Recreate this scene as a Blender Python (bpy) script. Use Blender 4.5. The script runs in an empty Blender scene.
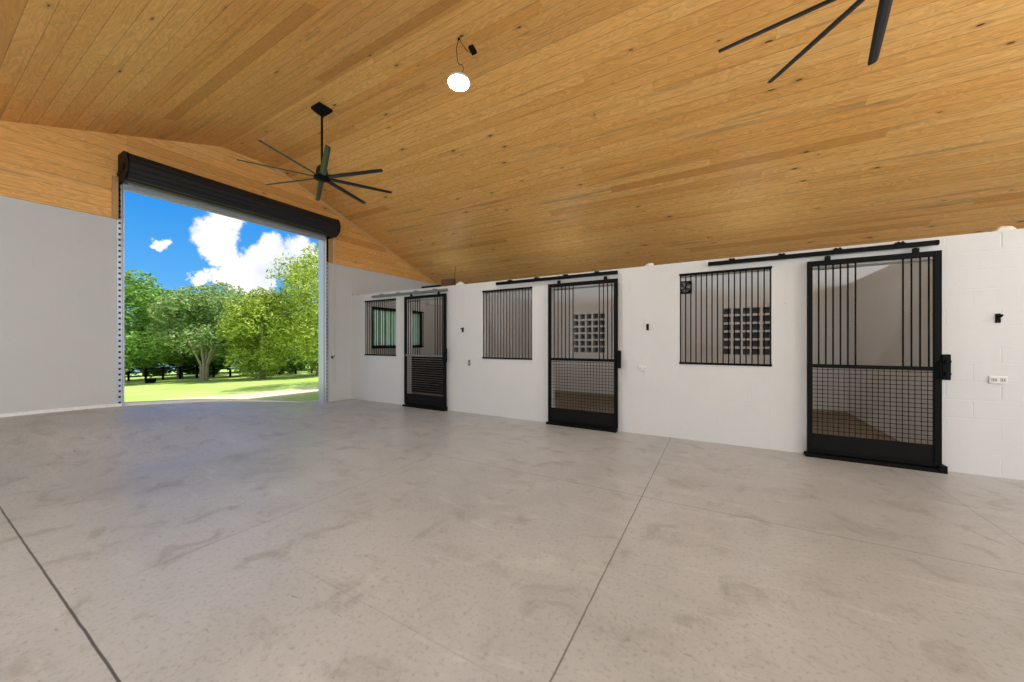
import bpy, bmesh, math, random
import numpy as np
from mathutils import Vector, Matrix
random.seed(7)
RNG = np.random.default_rng(11)
C = bpy.context.scene.collection
PI = math.pi
V = Vector

# ------------------------------------------------------------------ mesh kit
class MB:
    """collects shapes, then links them as one mesh object"""
    def __init__(s): s.v, s.f, s.m, s.cur = [], [], [], 0
    def mat(s, i): s.cur = i; return s
    def add(s, vs, fs):
        b = len(s.v); s.v += [tuple(p) for p in vs]
        for f in fs: s.f.append([b + i for i in f]); s.m.append(s.cur)
    def box(s, lo, hi):
        x0, y0, z0 = lo; x1, y1, z1 = hi
        s.add([(x0,y0,z0),(x1,y0,z0),(x1,y1,z0),(x0,y1,z0),(x0,y0,z1),(x1,y0,z1),(x1,y1,z1),(x0,y1,z1)],
              [(0,3,2,1),(4,5,6,7),(0,1,5,4),(1,2,6,5),(2,3,7,6),(3,0,4,7)]); return s
    def cbox(s, c, d): return s.box([c[i]-d[i]/2 for i in range(3)], [c[i]+d[i]/2 for i in range(3)])
    def bbox(s, lo, hi, b=.004):
        bm = bmesh.new(); bmesh.ops.create_cube(bm, size=1)
        for v in bm.verts: v.co = V([lo[i] + (v.co[i]+.5)*(hi[i]-lo[i]) for i in range(3)])
        bmesh.ops.bevel(bm, geom=bm.edges[:], offset=b, segments=2, profile=.5, affect='EDGES')
        bm.verts.index_update(); s.add([v.co[:] for v in bm.verts], [[v.index for v in f.verts] for f in bm.faces]); bm.free(); return s
    def tube(s, pts, r, n=8, cap=True):
        pts = [V(p) for p in pts]; rs = r if isinstance(r, (list, tuple)) else [r]*len(pts)
        vs, fs, up = [], [], None
        for i, p in enumerate(pts):
            t = (pts[min(i+1, len(pts)-1)] - pts[max(i-1, 0)]).normalized()
            if up is None: up = V((0,0,1)) if abs(t.z) < .9 else V((1,0,0))
            a = t.cross(up).normalized(); b = a.cross(t).normalized(); up = b
            vs += [p + (a*math.cos(2*PI*k/n) + b*math.sin(2*PI*k/n))*rs[i] for k in range(n)]
        for i in range(len(pts)-1):
            for k in range(n):
                k2 = (k+1) % n; fs.append((i*n+k, i*n+k2, (i+1)*n+k2, (i+1)*n+k))
        if cap: fs += [tuple(range(n))[::-1], tuple((len(pts)-1)*n+k for k in range(n))]
        s.add(vs, fs); return s
    def cyl(s, p0, p1, r, n=16): return s.tube([p0, p1], r, n)
    def lathe(s, prof, n=32, c=(0,0,0)):
        vs = [(c[0]+r*math.cos(2*PI*k/n), c[1]+r*math.sin(2*PI*k/n), c[2]+z) for r, z in prof for k in range(n)]
        fs = [(i*n+k, i*n+(k+1)%n, (i+1)*n+(k+1)%n, (i+1)*n+k) for i in range(len(prof)-1) for k in range(n)]
        fs += [tuple(range(n))[::-1], tuple((len(prof)-1)*n+k for k in range(n))]
        s.add(vs, fs); return s
    def prism(s, poly, axis, a, b):
        """poly: 2-D outline in the other two axes (in xyz order)"""
        def p3(q, t): l = list(q); l.insert(axis, t); return tuple(l)
        n = len(poly)
        s.add([p3(q, a) for q in poly] + [p3(q, b) for q in poly],
              [tuple(range(n)), tuple(range(2*n-1, n-1, -1))] + [(i, i+n, (i+1)%n+n, (i+1)%n) for i in range(n)]); return s
    def build(s, name, mats, parent=None, smooth=False, bevel=0, fix=True):
        me = bpy.data.meshes.new(name); me.from_pydata(s.v, [], s.f)
        mats = mats if isinstance(mats, (list, tuple)) else [mats]
        for m in mats: me.materials.append(m)
        for p, i in zip(me.polygons, s.m): p.material_index = i
        if fix:
            bm = bmesh.new(); bm.from_mesh(me); bmesh.ops.recalc_face_normals(bm, faces=bm.faces[:]); bm.to_mesh(me); bm.free()
        if smooth:
            me.polygons.foreach_set('use_smooth', [True]*len(me.polygons))
            try: me.set_sharp_from_angle(angle=math.radians(40))
            except Exception: pass
        o = bpy.data.objects.new(name, me); C.objects.link(o)
        if parent: o.parent = parent
        if bevel:
            b = o.modifiers.new('bevel', 'BEVEL'); b.width = bevel; b.segments = 2; b.limit_method = 'ANGLE'
        return o

def tag(o, label, cat, group=None, kind=None):
    if label: o['label'] = label
    if cat: o['category'] = cat
    if group: o['group'] = group
    if kind: o['kind'] = kind
    return o
def thing(name, label, cat, loc=(0,0,0), group=None):
    o = bpy.data.objects.new(name, None); o.location = loc; o.empty_display_size = .1; C.objects.link(o)
    return tag(o, label, cat, group)
def struct(o, label=None):
    o['kind'] = 'structure'
    if label: o['label'] = label
    return o
def dup(root, loc, label, group=None):
    r = root.copy(); C.objects.link(r); r.location = loc; r['label'] = label
    if group: r['group'] = group
    def rec(src, dst):
        for ch in list(src.children):
            c = ch.copy(); C.objects.link(c); c.parent = dst; rec(ch, c)
    rec(root, r); return r

# ------------------------------------------------------------------ materials
class NT:
    def __init__(s, name):
        s.m = bpy.data.materials.new(name); s.m.use_nodes = True; s.t = s.m.node_tree; s.t.nodes.clear()
        s.out = s.n('ShaderNodeOutputMaterial')
    def n(s, typ, **kw):
        x = s.t.nodes.new(typ)
        for k, v in kw.items(): setattr(x, k, v)
        return x
    def l(s, a, b): s.t.links.new(a, b)
    def set(s, sock, v):
        if isinstance(v, bpy.types.NodeSocket): s.l(v, sock)
        elif v is not None: sock.default_value = v
    def math(s, op, a, b=None, c=None, clamp=False):
        x = s.n('ShaderNodeMath', operation=op, use_clamp=clamp)
        for i, q in enumerate((a, b, c)): s.set(x.inputs[i], q)
        return x.outputs[0]
    def vmath(s, op, a, b=None, out=0):
        x = s.n('ShaderNodeVectorMath', operation=op); s.set(x.inputs[0], a)
        if b is not None: s.set(x.inputs[1], b)
        return x.outputs[out]
    def noise(s, vec, scale=5, detail=4, rough=.55, dist=0, out=0):
        x = s.n('ShaderNodeTexNoise'); s.set(x.inputs['Vector'], vec)
        for k, q in (('Scale', scale), ('Detail', detail), ('Roughness', rough), ('Distortion', dist)): s.set(x.inputs[k], q)
        return x.outputs[out]
    def ramp(s, fac, stops, interp='LINEAR'):
        x = s.n('ShaderNodeValToRGB'); s.set(x.inputs[0], fac); e = x.color_ramp.elements; x.color_ramp.interpolation = interp
        while len(e) < len(stops): e.new(.5)
        for el, (p, c) in zip(e, stops):
            el.position = p; el.color = (c, c, c, 1) if isinstance(c, (int, float)) else tuple(c) + (1,)
        return x.outputs[0]
    def mix(s, fac, a, b, mode='MIX'):
        x = s.n('ShaderNodeMix', data_type='RGBA', blend_type=mode); s.set(x.inputs[0], fac)
        for i, q in ((6, a), (7, b)): s.set(x.inputs[i], tuple(q)+(1,) if isinstance(q, tuple) and len(q) == 3 else q)
        return x.outputs[2]
    def sstep(s, v, a, b):
        x = s.n('ShaderNodeMapRange', interpolation_type='SMOOTHSTEP')
        s.set(x.inputs[0], v); s.set(x.inputs[1], a); s.set(x.inputs[2], b); return x.outputs[0]
    def comb(s, x, y, z):
        c = s.n('ShaderNodeCombineXYZ')
        for i, q in enumerate((x, y, z)): s.set(c.inputs[i], q)
        return c.outputs[0]
    def obj(s):
        o = s.n('ShaderNodeTexCoord').outputs['Object']; sp = s.n('ShaderNodeSeparateXYZ'); s.l(o, sp.inputs[0]); return o, sp.outputs[0], sp.outputs[1], sp.outputs[2]
    def bump(s, h, strength=.3, dist=.01, nrm=None):
        b = s.n('ShaderNodeBump'); s.set(b.inputs['Height'], h); b.inputs['Strength'].default_value = strength; b.inputs['Distance'].default_value = dist
        if nrm is not None: s.l(nrm, b.inputs['Normal'])
        return b.outputs[0]
    def bsdf(s, col, rough=.5, metal=0, normal=None, spec=.5):
        b = s.n('ShaderNodeBsdfPrincipled')
        s.set(b.inputs['Base Color'], tuple(col)+(1,) if isinstance(col, tuple) and len(col) == 3 else col)
        s.set(b.inputs['Roughness'], rough); s.set(b.inputs['Metallic'], metal); s.set(b.inputs['Specular IOR Level'], spec)
        if normal is not None: s.l(normal, b.inputs['Normal'])
        s.l(b.outputs[0], s.out.inputs[0]); return b

def plain(name, col, rough=.5, metal=0, var=.12, scale=30, spec=.5):
    t = NT(name); o, *_ = t.obj(); n = t.noise(o, scale, 3)
    c = t.mix(n, tuple(x*(1-var) for x in col), tuple(min(1, x*(1+var)) for x in col))
    t.bsdf(c, rough, metal, t.bump(n, .05, .002), spec); return t.m

def wood(name, along, across, bw=.146, off=0.0):
    """stained pine boards: `along`/`across` are indices of the axes"""
    t = NT(name); o, *ax = t.obj(); A, B = ax[along], ax[across]
    b = t.math('DIVIDE', t.math('ADD', B, 20 + off), bw); idx = t.math('FLOOR', b); fr = t.math('FRACT', b)
    def wn(v):
        w = t.n('ShaderNodeTexWhiteNoise', noise_dimensions='3D'); t.l(v, w.inputs['Vector']); return w.outputs['Value'], w.outputs['Color']
    r1, _ = wn(t.comb(idx, 3.1, 7.7))
    a2 = t.math('DIVIDE', t.math('ADD', t.math('ADD', A, 40), t.math('MULTIPLY', r1, 9.0)), 3.66); seg = t.math('FLOOR', a2); af = t.math('FRACT', a2)
    r2, rc = wn(t.comb(idx, seg, 1.7))
    rs = t.n('ShaderNodeSeparateColor'); t.l(rc, rs.inputs[0])
    sh = t.math('MULTIPLY', r2, 60)
    # broad cathedral figure, then fine pores
    g0 = t.noise(t.comb(t.math('ADD', t.math('MULTIPLY', A, 1.3), sh), t.math('MULTIPLY', B, 6.5), sh), 1.0, 3, .5, .5)
    ring = t.math('FRACT', t.math('MULTIPLY', g0, 11.0))
    ring = t.math('MULTIPLY', ring, t.math('SUBTRACT', 1.0, t.sstep(ring, .78, 1.0)))
    g1 = t.noise(t.comb(t.math('ADD', t.math('MULTIPLY', A, 3.0), sh), t.math('MULTIPLY', B, 120.0), sh), 1.0, 4, .65)
    base = t.ramp(r2, [(0, (.66, .315, .08)), (.08, (.82, .420, .118)), (.5, (.88, .472, .142)), (.90, (.90, .51, .168)), (1, (.82, .39, .095))])
    col = t.mix(t.math('MULTIPLY', ring, .72), base, t.mix(.62, base, (.46, .185, .035)))
    col = t.mix(t.math('MULTIPLY', t.sstep(g1, .47, .75), .32), col, t.mix(.55, col, (.25, .11, .03)))
    # blue-grey sap stain streaks on some boards
    stn = t.noise(t.comb(t.math('ADD', t.math('MULTIPLY', A, .45), sh), t.math('MULTIPLY', B, 9), 4.0), 1.0, 3, .5)
    stf = t.math('MULTIPLY', t.sstep(stn, .55, .72), t.math('GREATER_THAN', rs.outputs[0], .62))
    col = t.mix(t.math('MULTIPLY', stf, .5), col, (.27, .18, .095))
    lk = t.noise(t.comb(t.math('ADD', t.math('MULTIPLY', A, .32), sh), t.math('MULTIPLY', B, 16), 9.0), 1.0, 4, .6, .3)
    col = t.mix(t.math('MULTIPLY', t.sstep(lk, .56, .72), .42), col, (.42, .17, .035))
    # knots
    kv = t.comb(t.math('ADD', t.math('MULTIPLY', A, 1.15), sh), t.math('MULTIPLY', B, 3.4), 0.0)
    vo = t.n('ShaderNodeTexVoronoi', voronoi_dimensions='2D'); t.l(kv, vo.inputs['Vector']); vo.inputs['Scale'].default_value = 1.0
    ks = t.n('ShaderNodeSeparateColor'); t.l(vo.outputs['Color'], ks.inputs[0])
    kd = t.math('ADD', vo.outputs['Distance'], t.math('MULTIPLY', t.math('SUBTRACT', g1, .5), .03))
    has = t.math('GREATER_THAN', ks.outputs[0], .72)
    kr = t.math('ADD', .022, t.math('MULTIPLY', ks.outputs[1], .035))
    kn = t.math('MULTIPLY', has, t.math('SUBTRACT', 1.0, t.sstep(kd, t.math('MULTIPLY', kr, .6), kr)))
    halo = t.math('MULTIPLY', has, t.math('SUBTRACT', 1.0, t.sstep(kd, kr, t.math('MULTIPLY', kr, 3.2))))
    col = t.mix(t.math('MULTIPLY', halo, .35), col, (.30, .14, .04))
    col = t.mix(t.math('MULTIPLY', kn, .9), col, (.055, .022, .008))
    # board joints
    e = t.math('MINIMUM', fr, t.math('SUBTRACT', 1.0, fr)); gr = t.math('SUBTRACT', 1.0, t.sstep(e, .008, .028))
    ea = t.math('MINIMUM', af, t.math('SUBTRACT', 1.0, af)); ge = t.math('SUBTRACT', 1.0, t.sstep(ea, .0004, .001))
    grv = t.math('MAXIMUM', gr, t.math('MULTIPLY', ge, .4))
    col = t.mix(t.math('MULTIPLY', grv, .5), col, (.10, .045, .014))
    h = t.math('SUBTRACT', t.math('MULTIPLY', g1, .15), grv)
    t.bsdf(col, .48, 0, t.bump(h, .35, .004), .35); return t.m

def block_paint(name, along, col=(.655, .65, .635), bmp=1.0):
    """white painted concrete block: courses as bump only"""
    t = NT(name); o, *ax = t.obj(); A, Z = ax[along], ax[2]
    zc = t.math('DIVIDE', t.math('ADD', Z, 4.062), .2031); row = t.math('FLOOR', zc); fz = t.math('FRACT', zc)
    u = t.math('ADD', t.math('DIVIDE', t.math('ADD', A, 20.11), .406), t.math('MULTIPLY', t.math('MODULO', row, 2.0), .5)); fu = t.math('FRACT', u)
    eu = t.math('MULTIPLY', t.math('MINIMUM', fu, t.math('SUBTRACT', 1.0, fu)), .406); ez = t.math('MULTIPLY', t.math('MINIMUM', fz, t.math('SUBTRACT', 1.0, fz)), .2031)
    vj = t.math('SUBTRACT', 1.0, t.sstep(eu, .002, .008)); hj = t.math('SUBTRACT', 1.0, t.sstep(ez, .002, .008))
    wnz = t.n('ShaderNodeTexWhiteNoise', noise_dimensions='2D'); t.l(t.comb(t.math('FLOOR', t.math('ADD', u, .5)), row, 0.0), wnz.inputs['Vector'])
    vj = t.math('MULTIPLY', vj, t.math('MULTIPLY', t.sstep(wnz.outputs['Value'], .15, .9), t.sstep(ez, .012, .03)))
    joint = t.math('MAXIMUM', vj, t.math('MULTIPLY', hj, .22))
    n1 = t.noise(o, 55, 4, .6); n2 = t.noise(o, 2.2, 3)
    pit = t.sstep(t.noise(o, 16, 5, .7), .66, .72)
    wob = t.sstep(t.noise(o, 3.1, 2), .42, .62)              # mortar mostly painted flush
    mort = t.math('MULTIPLY', joint, t.math('ADD', .3, t.math('MULTIPLY', wob, .7)))
    h = t.math('SUBTRACT', t.math('MULTIPLY', n1, .35), t.math('ADD', mort, t.math('MULTIPLY', pit, .7)))
    c = t.mix(n2, tuple(x*.965 for x in col), tuple(min(1, x*1.02) for x in col))
    c = t.mix(t.math('MULTIPLY', t.math('MULTIPLY', mort, pit), .3), c, tuple(x*.6 for x in col))
    t.bsdf(c, .62, 0, t.bump(h, bmp, .004), .3); return t.m

def concrete(name):
    t = NT(name); o, X, Y, Z = t.obj()
    n1 = t.noise(o, .55, 5, .6, .4); n2 = t.noise(o, 3.3, 6, .62, .8); n3 = t.noise(o, 38, 4, .65)
    sw = t.noise(t.comb(t.math('MULTIPLY', X, .9), t.math('MULTIPLY', Y, 3.2), 0.0), 1.4, 5, .65, 1.2)     # trowel sweeps
    c = t.ramp(n1, [(.28, (.365, .372, .374)), (.5, (.44, .448, .45)), (.72, (.51, .518, .52))])
    c = t.mix(t.math('MULTIPLY', t.sstep(n2, .50, .72), .6), c, (.28, .265, .25))
    c = t.mix(t.math('MULTIPLY', t.sstep(sw, .52, .75), .5), c, (.60, .59, .575))
    c = t.mix(t.math('MULTIPLY', t.sstep(n3, .50, .72), .5), c, (.235, .215, .195))
    # scuffs and dark specks
    sc = t.sstep(t.noise(t.comb(t.math('MULTIPLY', X, 6), t.math('MULTIPLY', Y, 17), 0.0), 1.0, 3, .6), .70, .74)
    c = t.mix(t.math('MULTIPLY', sc, .5), c, (.18, .16, .14))
    vo = t.n('ShaderNodeTexVoronoi'); t.l(o, vo.inputs['Vector']); vo.inputs['Scale'].default_value = 1.3
    sp = t.math('LESS_THAN', vo.outputs['Distance'], .013)
    c = t.mix(t.math('MULTIPLY', sp, .75), c, (.06, .05, .045))
    # saw-cut joints of the slab
    wob = t.math('MULTIPLY', t.math('SUBTRACT', t.noise(o, 9, 2), .5), .006)
    def line(v, at, w): return t.math('SUBTRACT', 1.0, t.sstep(t.math('ABSOLUTE', t.math('ADD', t.math('SUBTRACT', v, at), wob)), w*.5, w*1.3))
    def lim(m, v, lo, hi): return t.math('MULTIPLY', m, t.math('MULTIPLY', t.sstep(v, lo-.3, lo), t.math('SUBTRACT', 1.0, t.sstep(v, hi-.4, hi))))
    js = [(line(X, -.62, .005), .65), (line(X, 1.90, .0045), .42), (line(Y, .495, .006), .9),
          (lim(line(X, -3.16, .0055), Y, .9, 3.6), .34), (lim(line(Y, 3.53, .0065), X, -3.1, 2.3), .38),
          (lim(line(Y, 1.32, .005), X, -2.2, -.62), .14)]
    h = t.math('MULTIPLY', n3, .25)
    for m, k in js:
        c = t.mix(t.math('MULTIPLY', m, k), c, (.055, .042, .035)); h = t.math('SUBTRACT', h, t.math('MULTIPLY', m, k))
    r = t.math('ADD', .22, t.math('MULTIPLY', n2, .3))
    t.bsdf(c, r, 0, t.bump(h, .25, .004), .45); return t.m

M = {}
M['wood_ceiling'] = wood('stained_pine_ceiling', 0, 1)
M['wood_gable'] = wood('stained_pine_gable', 1, 2, .15, .03)
M['wood_trim'] = plain('pine_trim', (.50, .28, .10), .5, 0, .2, 14)
M['wood_trim_pale'] = plain('pale_pine_trim', (.66, .42, .20), .5, 0, .15, 14)
M['block_x'] = block_paint('painted_block_front', 0)
M['block_y'] = block_paint('painted_block_end', 1, (.60, .595, .585), .5)  # same paint as the front wall, darkened in colour for its weaker light
M['block_in'] = block_paint('painted_block_stall', 1, (.70, .725, .75), .15)
M['block_back'] = block_paint('painted_block_back', 0, (.70, .725, .75), .15)
M['concrete'] = concrete('trowelled_concrete')
M['black'] = plain('black_powder_coat', (.006, .006, .006), .5, 0, .2, 30, .07)
M['black_soft'] = plain('black_satin', (.009, .009, .009), .55, 0, .2, 30, .07)
M['dark_door'] = plain('dark_bronze_slats', (.014, .014, .015), .5, 0, .2, 30, .3)
M['slat_grey'] = plain('grey_door_slats', (.34, .34, .34), .45, .1, .12)
M['bar_grey'] = plain('grey_weather_bar', (.40, .40, .40), .42, .25, .15)
M['mid_grey'] = plain('grey_track_steel', (.15, .15, .15), .42, .2, .15)
M['galv'] = plain('galvanised_steel', (.56, .58, .62), .38, .65, .18, 45)
M['hole'] = plain('bolt_hole', (.02, .02, .022), .8)
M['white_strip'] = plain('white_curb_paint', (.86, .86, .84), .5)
M['white_plastic'] = plain('white_plastic', (.74, .73, .70), .4, 0, .04)
M['grey_plastic'] = plain('grey_socket', (.42, .41, .39), .4, 0, .04)
M['pale_socket'] = plain('pale_socket', (.50, .49, .46), .4, 0, .04)
M['dark_socket'] = plain('dark_socket', (.16, .16, .16), .4, 0, .04)
M['foam'] = plain('cured_foam', (.84, .80, .72), .8, 0, .15, 60)
M['teal_frame'] = plain('dark_window_frame', (.012, .022, .026), .4)
M['screen'] = plain('dark_insect_screen', (.13, .13, .13), .7, 0, .3, 90)
M['clay'] = plain('stall_clay', (.235, .21, .18), .9, 0, .3, 9)
M['roofing'] = plain('roof_metal', (.3, .3, .3), .5)
M['blade'] = plain('fan_blade_black', (.012, .012, .013), .36, 0, .15, 30, .4)
M['brown_block'] = plain('brown_offcut', (.11, .045, .022), .7, 0, .35, 40)
M['glass'] = None
g = NT('window_glass'); gb = g.n('ShaderNodeBsdfGlass'); gb.inputs['Roughness'].default_value = 0; gb.inputs['IOR'].default_value = 1.02; gb.inputs['Color'].default_value = (.84, .94, .96, 1)
g.l(gb.outputs[0], g.out.inputs[0]); M['glass'] = g.m
e = NT('led_diffuser'); em = e.n('ShaderNodeEmission'); em.inputs['Color'].default_value = (1, .97, .92, 1); em.inputs['Strength'].default_value = 40; e.l(em.outputs[0], e.out.inputs[0]); M['led'] = e.m

q = NT('fly_screen'); q1 = q.n('ShaderNodeBsdfTransparent'); q2 = q.n('ShaderNodeBsdfTranslucent'); q2.inputs[0].default_value = (.90, .85, .76, 1); q3 = q.n('ShaderNodeMixShader'); q3.inputs[0].default_value = .58; q.l(q1.outputs[0], q3.inputs[1]); q.l(q2.outputs[0], q3.inputs[2]); q.l(q3.outputs[0], q.out.inputs[0]); M['fly_screen'] = q.m
def leaf_mat(name, dark, mid, light):
    t = NT(name); gi = t.n('ShaderNodeNewGeometry').outputs['Random Per Island']
    c = t.ramp(gi, [(0, dark), (.45, mid), (1, light)])
    d = t.n('ShaderNodeBsdfDiffuse'); t.l(c, d.inputs[0]); tr = t.n('ShaderNodeBsdfTranslucent'); t.l(t.mix(.5, c, (.35, .5, .06)), tr.inputs[0])
    mx = t.n('ShaderNodeMixShader'); mx.inputs[0].default_value = .38; t.l(d.outputs[0], mx.inputs[1]); t.l(tr.outputs[0], mx.inputs[2]); t.l(mx.outputs[0], t.out.inputs[0]); return t.m
M['leaf_green'] = leaf_mat('leaf_mid_green', (.05, .15, .02), (.20, .40, .08), (.46, .64, .22))
M['leaf_grey'] = leaf_mat('leaf_grey_green', (.06, .14, .03), (.26, .39, .14), (.54, .64, .36))
M['leaf_yellow'] = leaf_mat('leaf_yellow_green', (.09, .16, .01), (.38, .50, .07), (.74, .80, .22))
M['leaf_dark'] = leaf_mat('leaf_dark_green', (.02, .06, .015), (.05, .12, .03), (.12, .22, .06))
M['bark'] = plain('pale_bark', (.34, .28, .21), .9, 0, .4, 18)

def lawn_mat():
    t = NT('lawn'); o, X, Y, Z = t.obj()
    n1 = t.noise(o, .35, 4, .6); n2 = t.noise(o, 9, 5, .7); n3 = t.noise(o, 2.2, 4, .6)
    c = t.ramp(n1, [(.3, (.34, .47, .10)), (.55, (.44, .56, .16)), (.75, (.56, .63, .24))])
    c = t.mix(t.math('MULTIPLY', n2, .4), c, (.22, .36, .06))
    # worn sandy track running past the doorway
    tx = t.math('ADD', X, t.math('ADD', 12.7, t.math('MULTIPLY', Y, -.24)))
    tx = t.math('ADD', tx, t.math('MULTIPLY', t.math('SUBTRACT', n3, .5), 1.6))
    trk = t.math('SUBTRACT', 1.0, t.sstep(t.math('ABSOLUTE', tx), .9, 1.9))
    c = t.mix(t.math('MULTIPLY', trk, .85), c, (.66, .60, .44))
    t.bsdf(c, .9, 0, t.bump(n2, .6, .03), .1); return t.m
M['lawn'] = lawn_mat()

# ------------------------------------------------------------------ room shell
XD = -8.15; YS = 5.93; YB = 9.9; TOP = 2.64; XE = 7.0; WZ = 3.37
def roof(y):
    if y < 3.15: return 5.14 - .33*(3.15 - y)
    if y < 4.10: return 5.14
    return 5.14 - .35*(y - 4.10)
ys_, zs_ = [-9, .3, 1.0, 1.8, 3.13, 4.3, 5.2, 12], [.468, .468, .463, .448, .337, .150, 0, 0]
def floor_z(x, y):
    t = min(1, max(0, (-5.5 - x)/2.55)); w = t*t*(3 - 2*t)
    def pf(q):
        return float(np.interp(q, ys_, zs_))
    p = (pf(y-.25) + pf(y) + pf(y+.25))/3 if y < 4.9 else pf(y)
    p *= 1 if y < 5.2 else 0
    return w*p
m = MB()
gx = [-8.75, -8.5, -8.3, -8.15, -8.05] + [-8.05 + .15*i for i in range(1, 21)] + [-4, -2, 0, 2, 4, 7]
gy = [-6, -3, -1, 0] + [.2*i for i in range(1, 30)] + [5.93]
for x in gx:
    for y in gy: m.v.append((x, y, floor_z(x, y)))
ny = len(gy)
for i in range(len(gx)-1):
    for j in range(ny-1): m.f.append([i*ny+j, (i+1)*ny+j, (i+1)*ny+j+1, i*ny+j+1]); m.m.append(0)
fl = m.build('floor', M['concrete'], smooth=True)
struct(fl, 'pale grey trowelled concrete floor with saw-cut joints')
# the earth floor of the stalls behind the front wall
struct(MB().box((XD, YS, -.2), (XE, YB, -.001)).build('floor_stalls', M['clay']), 'brown clay floor inside the stalls')
# slab edge under the concrete towards the lawn
m = MB()
m.box((-8.76, -6, -.3), (XE, 0, -.01)); m.box((-8.1, 0, -.3), (XE, YS, -.01))
struct(m.build('floor_slab', M['concrete']))
m = MB(); pts = [-6, -2] + [.2*i for i in range(0, 31)]
for a, b in zip(pts, pts[1:]):
    za, zb = floor_z(-8.75, a), floor_z(-8.75, b)
    m.add([(-8.75, a, -.3), (-8.75, b, -.3), (-8.75, b, zb), (-8.75, a, za)], [(0, 1, 2, 3)])
struct(m.build('floor_edge', M['concrete']))

# ceiling: one shell, boards running along the building
prof = [(-3.3, roof(-3.3)), (3.15, 5.14), (4.10, 5.14), (10.4, roof(10.4))]
outer = [(y, z + .22) for y, z in prof][::-1]
m = MB(); m.prism(prof + outer, 0, -8.95, XE + .3)
ce = m.build('ceiling', [M['wood_ceiling'], M['roofing']])
for p in ce.data.polygons:
    if p.normal.z > -.5: p.material_index = 1
struct(ce, 'stained pine board ceiling with a vaulted flat ridge')

# gable end wall with the tall doorway and the stall window
def grid_wall(m, axis, a0, a1, us, zs, hole, ztop=None):
    """wall slab between a0..a1 on `axis`, cells us x zs, hole(u, z) -> True where open"""
    nu, nz = len(us)-1, len(zs)-1
    solid = [[not hole((us[i]+us[i+1])/2, (zs[j]+zs[j+1])/2) for j in range(nz)] for i in range(nu)]
    S = lambda i, j: 0 <= i < nu and 0 <= j < nz and solid[i][j]
    def q(a, u, z): return (a, u, z) if axis == 0 else (u, a, z)
    for i in range(nu):
        for j in range(nz):
            if not S(i, j): continue
            u0, u1, z0, z1 = us[i], us[i+1], zs[j], zs[j+1]
            for a in (a0, a1): m.add([q(a,u0,z0), q(a,u1,z0), q(a,u1,z1), q(a,u0,z1)], [(0,1,2,3)])
            if not S(i-1, j): m.add([q(a0,u0,z0), q(a1,u0,z0), q(a1,u0,z1), q(a0,u0,z1)], [(0,1,2,3)])
            if not S(i+1, j): m.add([q(a0,u1,z0), q(a1,u1,z0), q(a1,u1,z1), q(a0,u1,z1)], [(0,1,2,3)])
            if not S(i, j-1): m.add([q(a0,u0,z0), q(a1,u0,z0), q(a1,u1,z0), q(a0,u1,z0)], [(0,1,2,3)])
            if not S(i, j+1): m.add([q(a0,u0,z1), q(a1,u0,z1), q(a1,u1,z1), q(a0,u1,z1)], [(0,1,2,3)])
def weld(o):
    bm = bmesh.new(); bm.from_mesh(o.data); bmesh.ops.remove_doubles(bm, verts=bm.verts[:], dist=1e-4); bmesh.ops.recalc_face_normals(bm, faces=bm.faces[:]); bm.to_mesh(o.data); bm.free(); return o
DY0, DY1 = 1.83, 5.20
m = MB()
grid_wall(m, 0, XD-.2, XD, [-3.2, DY0, DY1, 6.55, 8.5, 10.1], [-.2, 1.27, 2.42, WZ],
          lambda u, z: DY0 < u < DY1 or (6.55 < u < 8.5 and 1.27 < z < 2.42))
struct(weld(m.build('wall_left', M['block_y'], fix=False)), 'white painted block end wall with the tall doorway')
# wood clad gable above the block, notched for the doorway
HD = 3.93
poly = [(-2.213, WZ), (DY0, WZ), (DY0, HD), (DY1, HD), (DY1, WZ), (9.157, WZ), (4.10, 5.14), (3.15, 5.14), (-2.212, WZ+.001)]
m = MB(); m.prism(poly, 0, XD-.2, XD+.012)
struct(m.build('wall_gable', M['wood_gable']), 'stained pine cladding of the gable above the doorway')
# slim rake trim where gable meets ceiling
def rake(y0, y1):
    return [(y0, roof(y0)-.045), (y1, roof(y1)-.045), (y1, roof(y1)), (y0, roof(y0))]
m = MB()
for a, b in ((4.10, 9.03),): m.prism(rake(a, b), 0, XD+.012, XD+.034)
struct(m.build('trim_1', M['wood_trim_pale']))
m = MB(); m.box((XD+.012, 1.735, WZ-.004), (XD+.045, 1.80, 4.02)); struct(m.build('trim_2', M['wood_trim']))
m = MB(); m.box((XD+.012, 5.33, WZ-.004), (XD+.035, 5.40, 3.95)); struct(m.build('trim_3', M['wood_trim']))
# white strip painting in the sunlit edge along the wall foot and across the doorway
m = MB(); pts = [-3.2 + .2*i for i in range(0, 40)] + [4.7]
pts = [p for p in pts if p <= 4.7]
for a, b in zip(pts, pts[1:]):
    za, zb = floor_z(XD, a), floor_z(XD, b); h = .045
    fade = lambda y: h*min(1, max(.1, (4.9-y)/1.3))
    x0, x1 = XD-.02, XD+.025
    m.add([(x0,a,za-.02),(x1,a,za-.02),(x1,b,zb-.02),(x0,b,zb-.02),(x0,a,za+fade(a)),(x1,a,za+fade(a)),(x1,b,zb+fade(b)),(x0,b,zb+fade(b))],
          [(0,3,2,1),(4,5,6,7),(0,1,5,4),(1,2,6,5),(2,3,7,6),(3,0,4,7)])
struct(m.build('baseboard_left', M['white_strip']), 'white strip along the foot of the end wall')

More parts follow.
